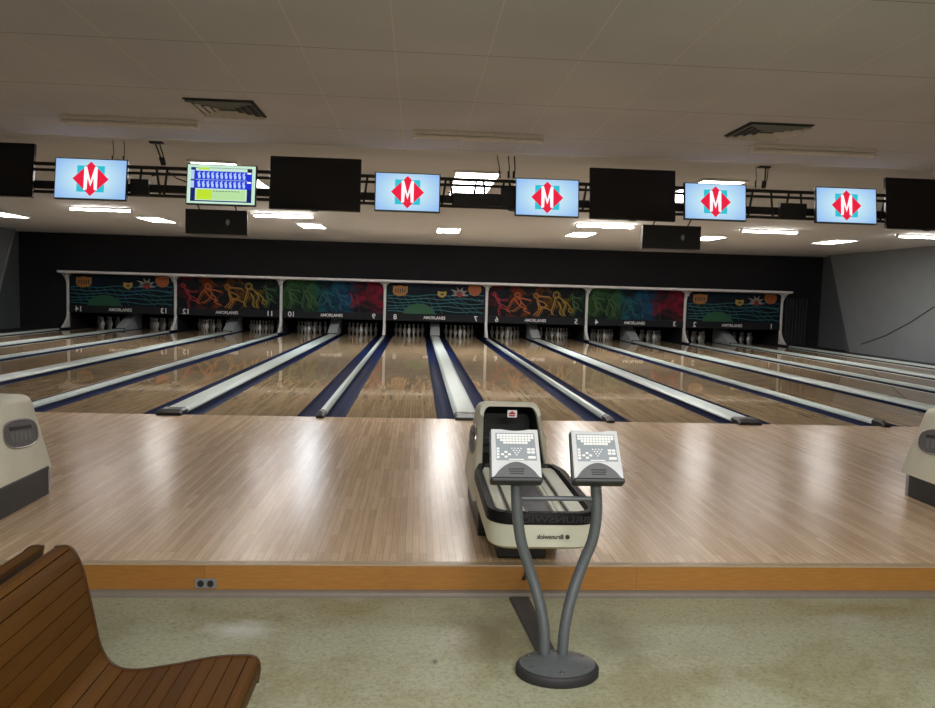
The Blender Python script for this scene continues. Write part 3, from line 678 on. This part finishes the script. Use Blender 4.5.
# ------------------------------------------------------------------ ball return racks
def body_outline(h, yb, yf, r):
    """plan outline x,y with rounded front corners"""
    P_ = [(-h, yb), (-h, yf+r)]
    for k in range(1, 7): a = PI+PI/2*k/6; P_.append((-h+r+r*math.cos(a), yf+r+r*math.sin(a)))
    P_.append((h-r, yf))
    for k in range(1, 7): a = 1.5*PI+PI/2*k/6; P_.append((h-r+r*math.cos(a), yf+r+r*math.sin(a)))
    P_.append((h, yb)); return P_
def ball_rack():
    # local origin: floor under the tower back (y=0)
    t = thing('ball_return', 'x', 'ball return')
    H = .272; YB, YFr = 0., -1.86
    def nar(o):   # the shell narrows towards the tower
        q = [(o[0][0]*.74, o[0][1]-.12), (o[0][0]*.78, -.78), (o[0][0]*.93, -.84), (o[0][0], -1.05)]+o[1:-1]+[(o[-1][0], -1.05), (o[-1][0]*.86, -.84), (o[-1][0]*.70, -.78), (o[-1][0]*.66, o[-1][1]-.12)]
        return q
    A = nar(body_outline(H-.03, YB-.02, YFr+.05, .10)); B = nar(body_outline(H-.008, YB, YFr+.015, .12)); C = nar(body_outline(H, YB, YFr, .12))
    zb = lambda y: .17+.04*(y/YFr)
    MB().loft([[(x, y, zb(y)) for x, y in A], [(x, y, zb(y)+.02) for x, y in B], [(x, y, .345) for x, y in C]]).build('body_shell', 'cream_shell', t, True)
    YR = -.86
    def hull(o, dx):
        q = list(o); q[0] = (-(.235-dx), YR+.06+dx*.5); q[-1] = (.235-dx, YR+.06+dx*.5)
        q.insert(1, (-(H-dx), YR-.10)); q.insert(len(q)-1, (H-dx, YR-.10)); return q
    O = hull(body_outline(H+.004, YR, YFr-.004, .124), -.004); I = hull(body_outline(H-.038, YR, YFr+.038, .09), .038)
    MB().loft([[(x, y, .345) for x, y in O], [(x, y, .392) for x, y in O], [(x*.985, y+.006, .402) for x, y in O], [(x*1.01, y-.002, .402) for x, y in I], [(x, y, .396) for x, y in I], [(x, y, .345) for x, y in I], [(x, y, .345) for x, y in O]], cap=False).build('rim', 'rim_rubber', t, True)
    MB().box(-H+.04, H-.04, YFr+.04, -.80, .342, .366).build('deck', 'cream_track', t)
    MB().box(-.075, .055, YFr+.06, -.80, .366, .371, .002).build('ball_well', 'well_grey', t)
    for x in (-.165, .125): MB().tube([(x, YFr+.045, .386), (x, -.84, .386)], .0065, 8).build('track_rail', 'black_plastic', t, True)
    for x, w in ((-.200, .026), (-.120, .036), (.068, .010), (.098, .018), (.180, .042)): MB().box(x-w, x+w, YFr+.045, -.82, .366, .384, .006).build('track_ridge', 'cream_track', t)
    def sx(z): return .94-.09*max(0, min(1, (z-.16)/.20))-.13*max(0, min(1, (z-.36)/.34))
    def back(z): return -.17*(z-.17)/.53
    def front(z): return -.50-.33*(1-(max(z, .36)-.36)/.34)
    outl = rrect(-H, H, .175, .705, .062, 6, (0, 0, 1, 1)); inl = rrect(-H+.034, H-.034, .36, .680, .055, 6, (0, 0, 1, 1))
    soft = rrect(-H+.012, H-.012, .175, .697, .055, 6, (0, 0, 1, 1))
    up = lambda z: z+.042*max(0, z-.36)/.34
    tw = MB()
    L0 = [(x*sx(z), back(z), z) for x, z in soft]; L1 = [(x*sx(z), back(z)-.03, z) for x, z in outl]; L2 = [(x*sx(z), front(z)+.015, up(z)) for x, z in outl]
    L3 = [(x*sx(z)*.985, front(z), up(z)-.003) for x, z in outl]; L4 = [(x*sx(z), front(z), up(z)) for x, z in inl]; L5 = [(x*sx(z)*.97, front(z)+.03, up(z)-.006) for x, z in inl]
    tw.loft([L0, L1, L2, L3, L4, L5], cap=False)
    tw.b.faces.new([v for v in tw.b.verts][:len(L0)])
    tw.build('tower_shell', 'cream_shell', t, True).location.x = -.02
    li = MB(); q0 = [(x*sx(z)*.98, front(z)+.028, up(z)-.003) for x, z in inl]; q1 = [(x*.72, -.26, .36+(z-.36)*.85) for x, z in inl]
    li.loft([q0, q1], cap=False); li.b.faces.new([v for v in li.b.verts][len(q0):])
    li.build('opening_lining', 'black_paint', t).location.x = -.02
    MB().box(-.19, .19, -.60, -.57, .52, .532, .003).build('opening_bar', 'black_plastic', t)
    tk = MB().plate(rrect(-.040, .022, .655, .702, .004, 2), -.562, -.554).build('sticker', 'white_print', t)
    tk['label'] = 'white sticker with small red mark'
    MB().plate([(-.032, .681), (-.009, .697), (.012, .681), (.012, .675), (-.032, .675)], -.5632, -.562).build('red_mark', 'red_print', tk)
    MB().plate([(-.030, .671), (.010, .671), (.010, .662), (-.030, .662)], -.5632, -.562).build('red_lettering', 'fig_pink', tk)
    for s in (-1, 1):
        cy, cz = -.37, .475
        X = lambda z: s*(H*sx(z)+.002)-.02
        oc = [(cy+.20*math.copysign(abs(math.cos(a))**.75, math.cos(a)), cz+.092*math.copysign(abs(math.sin(a))**.75, math.sin(a))) for a in [2*PI*k/32 for k in range(32)]]
        oc = [(y, z+(y-cy)*-.10) for y, z in oc]
        em = MB().prism(oc, lambda y, z: (X(z)-s*.004, y, z), lambda y, z: (X(z)+s*.008, y, z)).build('side_emblem', 'well_grey', t, True)
        MB().tube([(X(z)+s*.008, y, z) for y, z in oc+oc[:1]], .006, 6, False).build('emblem_ring', 'steel', em, True)
        for k in range(5):
            y0 = cy-.125+k*.052; z0 = cz-.045-(k-2)*.005
            MB().prism([(y0, z0), (y0+.03, z0-.003), (y0+.03, z0+.055), (y0+.01*(k % 2), z0+.058)], lambda y, z: (X(z)+s*.007, y, z), lambda y, z: (X(z)+s*.011, y, z)).build('emblem_mark', 'outlet_grey', em)
        MB().prism([(cy-.13, cz+.038), (cy+.13, cz+.012), (cy+.13, cz+.034), (cy-.13, cz+.062)], lambda y, z: (X(z)+s*.007, y, z), lambda y, z: (X(z)+s*.012, y, z)).build('emblem_band', 'black_plastic', em)
    # black base and feet
    MB().box(-.248, .240, -.98, -.07, .0, .195, .006).build('base', 'black_plastic', t)
    MB().box(-.17, .10, -1.36, -.98, .0, .19, .006).build('front_base', 'black_plastic', t)
    for q in (-.238, .232): MB().box(q-.010, q+.010, -.085, -.045, .0, .17, .003).build('foot_bracket', 'steel', t)
    text_mesh(None, 'Brunswick', .03, 'dark_print', t, 'front_lettering', (.028, YFr-.0015, .285), TXTROT, mirror=True, width=.13)
    MB().plate(circle(.112, .285, .011, .011, 14), YFr-.002, YFr+.001).build('front_emblem', 'dark_print', t)
    text_mesh(None, 'BRUNSWICK', .042, 'vent_dark', t, 'rim_lettering', (.03, YFr-.006, .371), TXTROT, depth=.004, mirror=True, width=.38)
    return t
rack = ball_rack()
for i, (x, y, lab) in enumerate([(1.718, -3.28, 'cream ball return rack in the centre behind the two keypads'), (-1.655, -3.33, 'cream ball return rack cut by the left edge of the photo'), (5.095, -3.16, 'cream ball return rack cut by the right edge of the photo')]):
    o = rack if i == 0 else copy_tree(rack)
    o.location = (x, y, 0); tag(o, lab, 'ball return', 'cream ball return racks on the approach')

# ------------------------------------------------------------------ keypad stand
ks = thing('keypad_stand', 'grey two-armed floor stand holding the keypads, on an oval base', 'stand', (1.71, -5.56, ST))
def kp(mb, nm, m, sm=True):
    o = mb.build(nm, m, ks, sm); o.location = (-1.71, 5.56, -ST); return o
def oval(mb):
    for v in mb.b.verts: v.co.y = -5.59+(v.co.y+5.56)*.68; v.co.x = 1.712+(v.co.x-1.71)*.915
    return mb
kp(oval(MB().lathe([(.190, 0), (.196, .006), (.196, .032), (.190, .040), (.182, .044), (.10, .052), (.04, .055)], (1.71, -5.56, ST), 48)), 'oval_base', 'black_rubber')
kp(oval(MB().lathe([(.178, .0405), (.178, .048), (.165, .052), (.10, .062), (.085, .068), (.03, .069)], (1.71, -5.56, ST), 48)), 'base_plate', 'pole_grey')
for k in range(6):
    a = PI/6+k*PI/3; o = MB().lathe([(.009, 0), (.009, .004), (.004, .007)], (1.712+.137*math.cos(a), -5.59+.100*math.sin(a), ST+.053), 10).build('bolt', 'steel', ks, True); o.location = (-1.71, 5.56, -ST)
def path3(pts, n=6):
    out = []
    for i in range(len(pts)-1):
        p0 = Vector(pts[max(i-1, 0)]); p1 = Vector(pts[i]); p2 = Vector(pts[i+1]); p3 = Vector(pts[min(i+2, len(pts)-1)])
        for k in range(n):
            t = k/n; out.append(.5*((2*p1)+(-p0+p2)*t+(2*p0-5*p1+4*p2-p3)*t*t+(-p0+3*p1-3*p2+p3)*t**3))
    out.append(Vector(pts[-1])); return out
YK = -5.47
kp(MB().tube(path3([(1.664, YK-.075, ST+.05), (1.660, YK-.06, 0.0), (1.643, YK-.035, .10), (1.600, YK, .24), (1.556, YK, .37), (1.534, YK, .50), (1.524, YK, .64)]), .0245, 14), 'left_arm', 'pole_grey')
kp(MB().tube(path3([(1.742, YK-.075, ST+.05), (1.750, YK-.06, 0.0), (1.780, YK-.03, .13), (1.832, YK, .27), (1.872, YK, .38), (1.886, YK, .50), (1.876, YK, .64)]), .0245, 14), 'right_arm', 'pole_grey')
kp(MB().tube([(1.530, YK, .565), (1.882, YK, .565)], .011, 10), 'cross_bar', 'pole_grey')
def keypad(x, label):
    th = math.radians(58)
    t = thing('keypad', label, 'keypad', (x, YK+.0, .752), (th-PI/2, 0, 0), 'pair of keypads on the stand')
    t.scale = (1.0, .95, .90)
    # local: face looks to -y, x right, z up along the slanted face
    W2, H2 = .108, .128
    body = [(-W2+.004, H2), (W2-.004, H2), (W2+.004, -H2), (-W2-.004, -H2)]
    MB().plate([(-W2+.000, H2-.004), (W2-.004, H2-.004), (W2+.004, -H2), (-W2-.004, -H2)], -.008, .03).build('back_case', 'lip_charcoal', t)
    face = [(-W2+.004, H2)]+[(-.06+.12*k/10, H2-.007*math.sin(PI*k/10)) for k in range(11)]+[(W2-.008, H2), (W2, -H2+.01), (-W2+.002, -H2+.01)]
    MB().plate(face, -.018, -.008).build('face_plate', 'key_silver', t)
    MB().plate([(-.086, .108), (.084, .108), (.092, -.030), (-.084, -.030)], -.0195, -.018).build('key_field', 'key_slate', t)
    lip = [(-W2-.002, -H2+.002)]+[(-.092+.184*k/14, -H2+.020+.068*math.sin(PI*k/14)**.8) for k in range(15)]+[(W2+.002, -H2+.002)]
    lp = MB().plate(lip, -.026, -.008).build('lower_grip', 'lip_charcoal', t)
    MB().box(-W2-.003, W2+.003, -.034, .03, -H2-.012, -H2+.012, .008).build('front_lip', 'black_plastic', t)
    sl = MB()
    for k in range(3): sl.box(-.035+.003*k, .035-.003*k, -.0275, -.026, -.078-k*.011, -.0735-k*.011, .0015)
    sl.build('speaker_slots', 'black_plastic', lp)
    def key(x0, x1, z0, z1): MB().box(x0, x1, -.0212, -.0195, z0, z1, .0008).build('key', 'key_white', t)
    for n, z in [(12, .0975), (12, .0845), (10, .0715), (8, .0585)]:
        for i in range(n): xx = (i-(n-1)/2)*.0135; key(xx-.0061, xx+.0061, z-.0056, z+.0056)
    for r in range(4): key(-.083, -.071, .022-r*.0145, .033-r*.0145)
    for dx, dz in ((0, .012), (0, -.012), (-.015, 0), (.015, 0)): key(-.043+dx-.0065, -.043+dx+.0065, -.001+dz-.005, -.001+dz+.005)
    for i in range(2):
        for r in range(2): key(.050+i*.018, .065+i*.018, .020-r*.0155, .031-r*.0155)
    key(.053, .086, -.021, -.009); key(-.03, .035, -.0285, -.0235)
    for r in range(4):
        for i in range(4-r): MB().plate(circle((i-(3-r)/2)*.0135+.004, .030-r*.011, .0032, .0032, 8), -.0208, -.0195).build('pin_dot', 'key_white', t)
keypad(1.517, 'left keypad of silver and charcoal with white keys, on the left arm')
keypad(1.872, 'right keypad of silver and charcoal with white keys, on the right arm')
fc = MB(); fc.prism([(1.60, -4.79), (1.70, -4.79), (1.735, -5.45), (1.655, -5.45)], lambda x, y: (x, y, ST+.001), lambda x, y: (x+(.006 if x > 1.66 else .01), y, ST+.012))
tag(fc.build('cable_cover', 'lip_charcoal'), 'flat dark cable cover on the floor between step and stand base', 'cable cover')
dg = thing('dangling_cord', 'short black cord hanging from the centre rack over the oak step', 'cord', (1.687, YF-.03, .02))
MB().tube([(0, .12, -.005), (0, .0, -.006), (.002, -.012, -.03), (-.004, -.014, -.075)], .004, 6).build('cord', 'cable_black', dg, True)
MB().tube([(-.004, -.014, -.073), (-.006, -.014, -.09)], .010, 8).build('plug', 'cable_black', dg, True)

# ------------------------------------------------------------------ outlet on the step
ot = thing('wall_outlet', 'grey double outlet set in the oak step edge', 'outlet', (.005, YF-.022, -.102))
MB().box(-.056, .056, -.006, 0, -.026, .026, .003).build('cover_plate', 'outlet_grey', ot)
for s in (-1, 1): MB().plate(circle(s*.025, 0, .017, .018, 18), -.009, -.006).build('socket', 'black_plastic', ot)

# ------------------------------------------------------------------ benches
BX = [(-.022, .631), (.004, .634), (.023, .628), (.038, .612), (.052, .58), (.064, .539), (.084, .443), (.099, .362), (.110, .313), (.128, .274), (.153, .248), (.183, .236), (.229, .234), (.291, .243), (.353, .253), (.415, .266), (.478, .276), (.540, .279), (.580, .277), (.598, .265), (.604, .240), (.602, .215), (.597, .186)]
def resample(pts, step):
    pts = [Vector(p) for p in smooth_pts(pts, 4)]; out = [pts[0]]; acc = 0
    for a, b in zip(pts, pts[1:]):
        seg = (b-a).length; pos = 0
        while acc+seg-pos >= step:
            pos += step-acc; acc = 0; out.append(a+(b-a)*(pos/seg))
        acc += seg-pos
    return out
def bench(label, mirror, xoff):
    t = thing('slatted_bench', label, 'bench', (xoff, -6.32, ST), group='back to back slatted benches')
    sg = -1 if mirror else 1
    pts = resample(BX, .0122); n = len(pts)
    nor = []
    for i in range(n):
        d = (pts[min(i+1, n-1)]-pts[max(i-1, 0)]).normalized(); nor.append(Vector((-d.y, d.x)) * 1.)
    Y0, Y1 = 0., -2.15
    def P3(p, y): return (sg*p.x, y, p.y-ST)
    per = 4; i = 0
    while i+per <= n-1:
        idx = list(range(i, i+per+1)); top = [pts[j] for j in idx]; bot = [pts[j]-nor[j]*.018 for j in idx]
        d0 = (top[1]-top[0])*.15; d1 = (top[-1]-top[-2])*.15
        top[0] = top[0]+d0; bot[0] = bot[0]+d0; top[-1] = top[-1]-d1; bot[-1] = bot[-1]-d1
        poly = top+bot[::-1]
        mb = MB().loft([[P3(p, -.012) for p in poly], [P3(p, Y1) for p in poly]]); mb.build('slat', 'bench_oak', t)
        i += per
    und = [pts[j]-nor[j]*.0135 for j in range(n)]+[pts[j]-nor[j]*.030 for j in range(n-1, -1, -1)]
    MB().loft([[P3(p, -.014) for p in und], [P3(p, Y1+.01) for p in und]]).build('shell', 'bench_gap', t)
    for ya, yb in ((-.012, 0.), (Y1-.012, Y1)):
        band = [pts[j]+nor[j]*.0025 for j in range(n)]+[pts[j]-nor[j]*.034 for j in range(n-1, -1, -1)]
        MB().loft([[P3(p, ya) for p in band], [P3(p, yb) for p in band]]).build('end_band', 'bench_edge', t)
    for yy in (-.3, -1.8):
        lg = [(.20, .203), (.27, .205), (.50, .235), (.56, .235), (.565, .20), (.36, .15), (.33, ST+.03), (.46, ST+.02), (.46, ST), (.12, ST), (.12, ST+.02), (.25, ST+.03), (.24, .14), (.19, .18)]
        MB().loft([[(sg*x, yy, z-ST) for x, z in lg], [(sg*x, yy-.04, z-ST) for x, z in lg]]).build('leg', 'black_paint', t)
    return t
bench('curved slatted oak bench in the lower left corner, seat facing right', False, 0.)
bench('slatted oak bench back just behind the front bench at the left edge', True, -.078)

# cable on the right wall
tag(MB().tube([(14.385, 13.2, .28), (14.385, 12.0, .62), (14.385, 11.0, 1.02), (14.385, 10.0, 1.5), (14.385, 8.4, 2.3)], .012, 6).build('wall_cable', 'cable_black', None, True), 'thin dark cable running up the right grey wall', 'cable')

# ------------------------------------------------------------------ lights of the room behind the viewer
def area(name, loc, sx, sy, e, c=(1, .97, .93), rot=(0, 0, 0)):
    l = bpy.data.lights.new(name, 'AREA'); l.shape = 'RECTANGLE'; l.size = sx; l.size_y = sy; l.energy = e; l.color = c
    o = bpy.data.objects.new(name, l); col.objects.link(o); o.location = loc; o.rotation_euler = rot; return o
area('concourse_lamp', (1.2, -7.6, ZC-.03), 1.2, .6, 40)
area('concourse_lamp', (2.8, -7.6, ZC-.03), 1.2, .6, 40)
area('concourse_lamp', (2.0, -10.8, ZC-.03), 2.4, .6, 420)
w = bpy.data.worlds.new('World'); bpy.context.scene.world = w; w.use_nodes = True
w.node_tree.nodes['Background'].inputs[0].default_value = (.01, .01, .01, 1); w.node_tree.nodes['Background'].inputs[1].default_value = .0

# ------------------------------------------------------------------ camera
f, yaw, pit, rol = 757.277, .0673, -.0782, .0278
cam = bpy.data.cameras.new('Camera'); co = bpy.data.objects.new('Camera', cam); col.objects.link(co)
cam.sensor_fit = 'HORIZONTAL'; cam.sensor_width = 36.; cam.lens = f/935*36.; cam.clip_start = .05
F = Vector((math.sin(yaw)*math.cos(pit), math.cos(yaw)*math.cos(pit), math.sin(pit)))
Rv = Vector((math.cos(yaw), -math.sin(yaw), 0)); U = Rv.cross(F)
R2 = Rv*math.cos(rol)+U*math.sin(rol); U2 = -Rv*math.sin(rol)+U*math.cos(rol)
mt = Matrix((R2, U2, -F)).transposed().to_4x4(); mt.translation = Vector((1.0798, -8.6912, 1.4432)); co.matrix_world = mt
sc = bpy.context.scene; sc.camera = co
sc.view_settings.view_transform = 'Standard'; sc.view_settings.look = 'None'; sc.view_settings.gamma = 1; sc.view_settings.exposure = 0.
sc.view_settings.use_curve_mapping = False
sc.cycles.use_denoising = True; sc.cycles.max_bounces = 6; sc.cycles.diffuse_bounces = 4
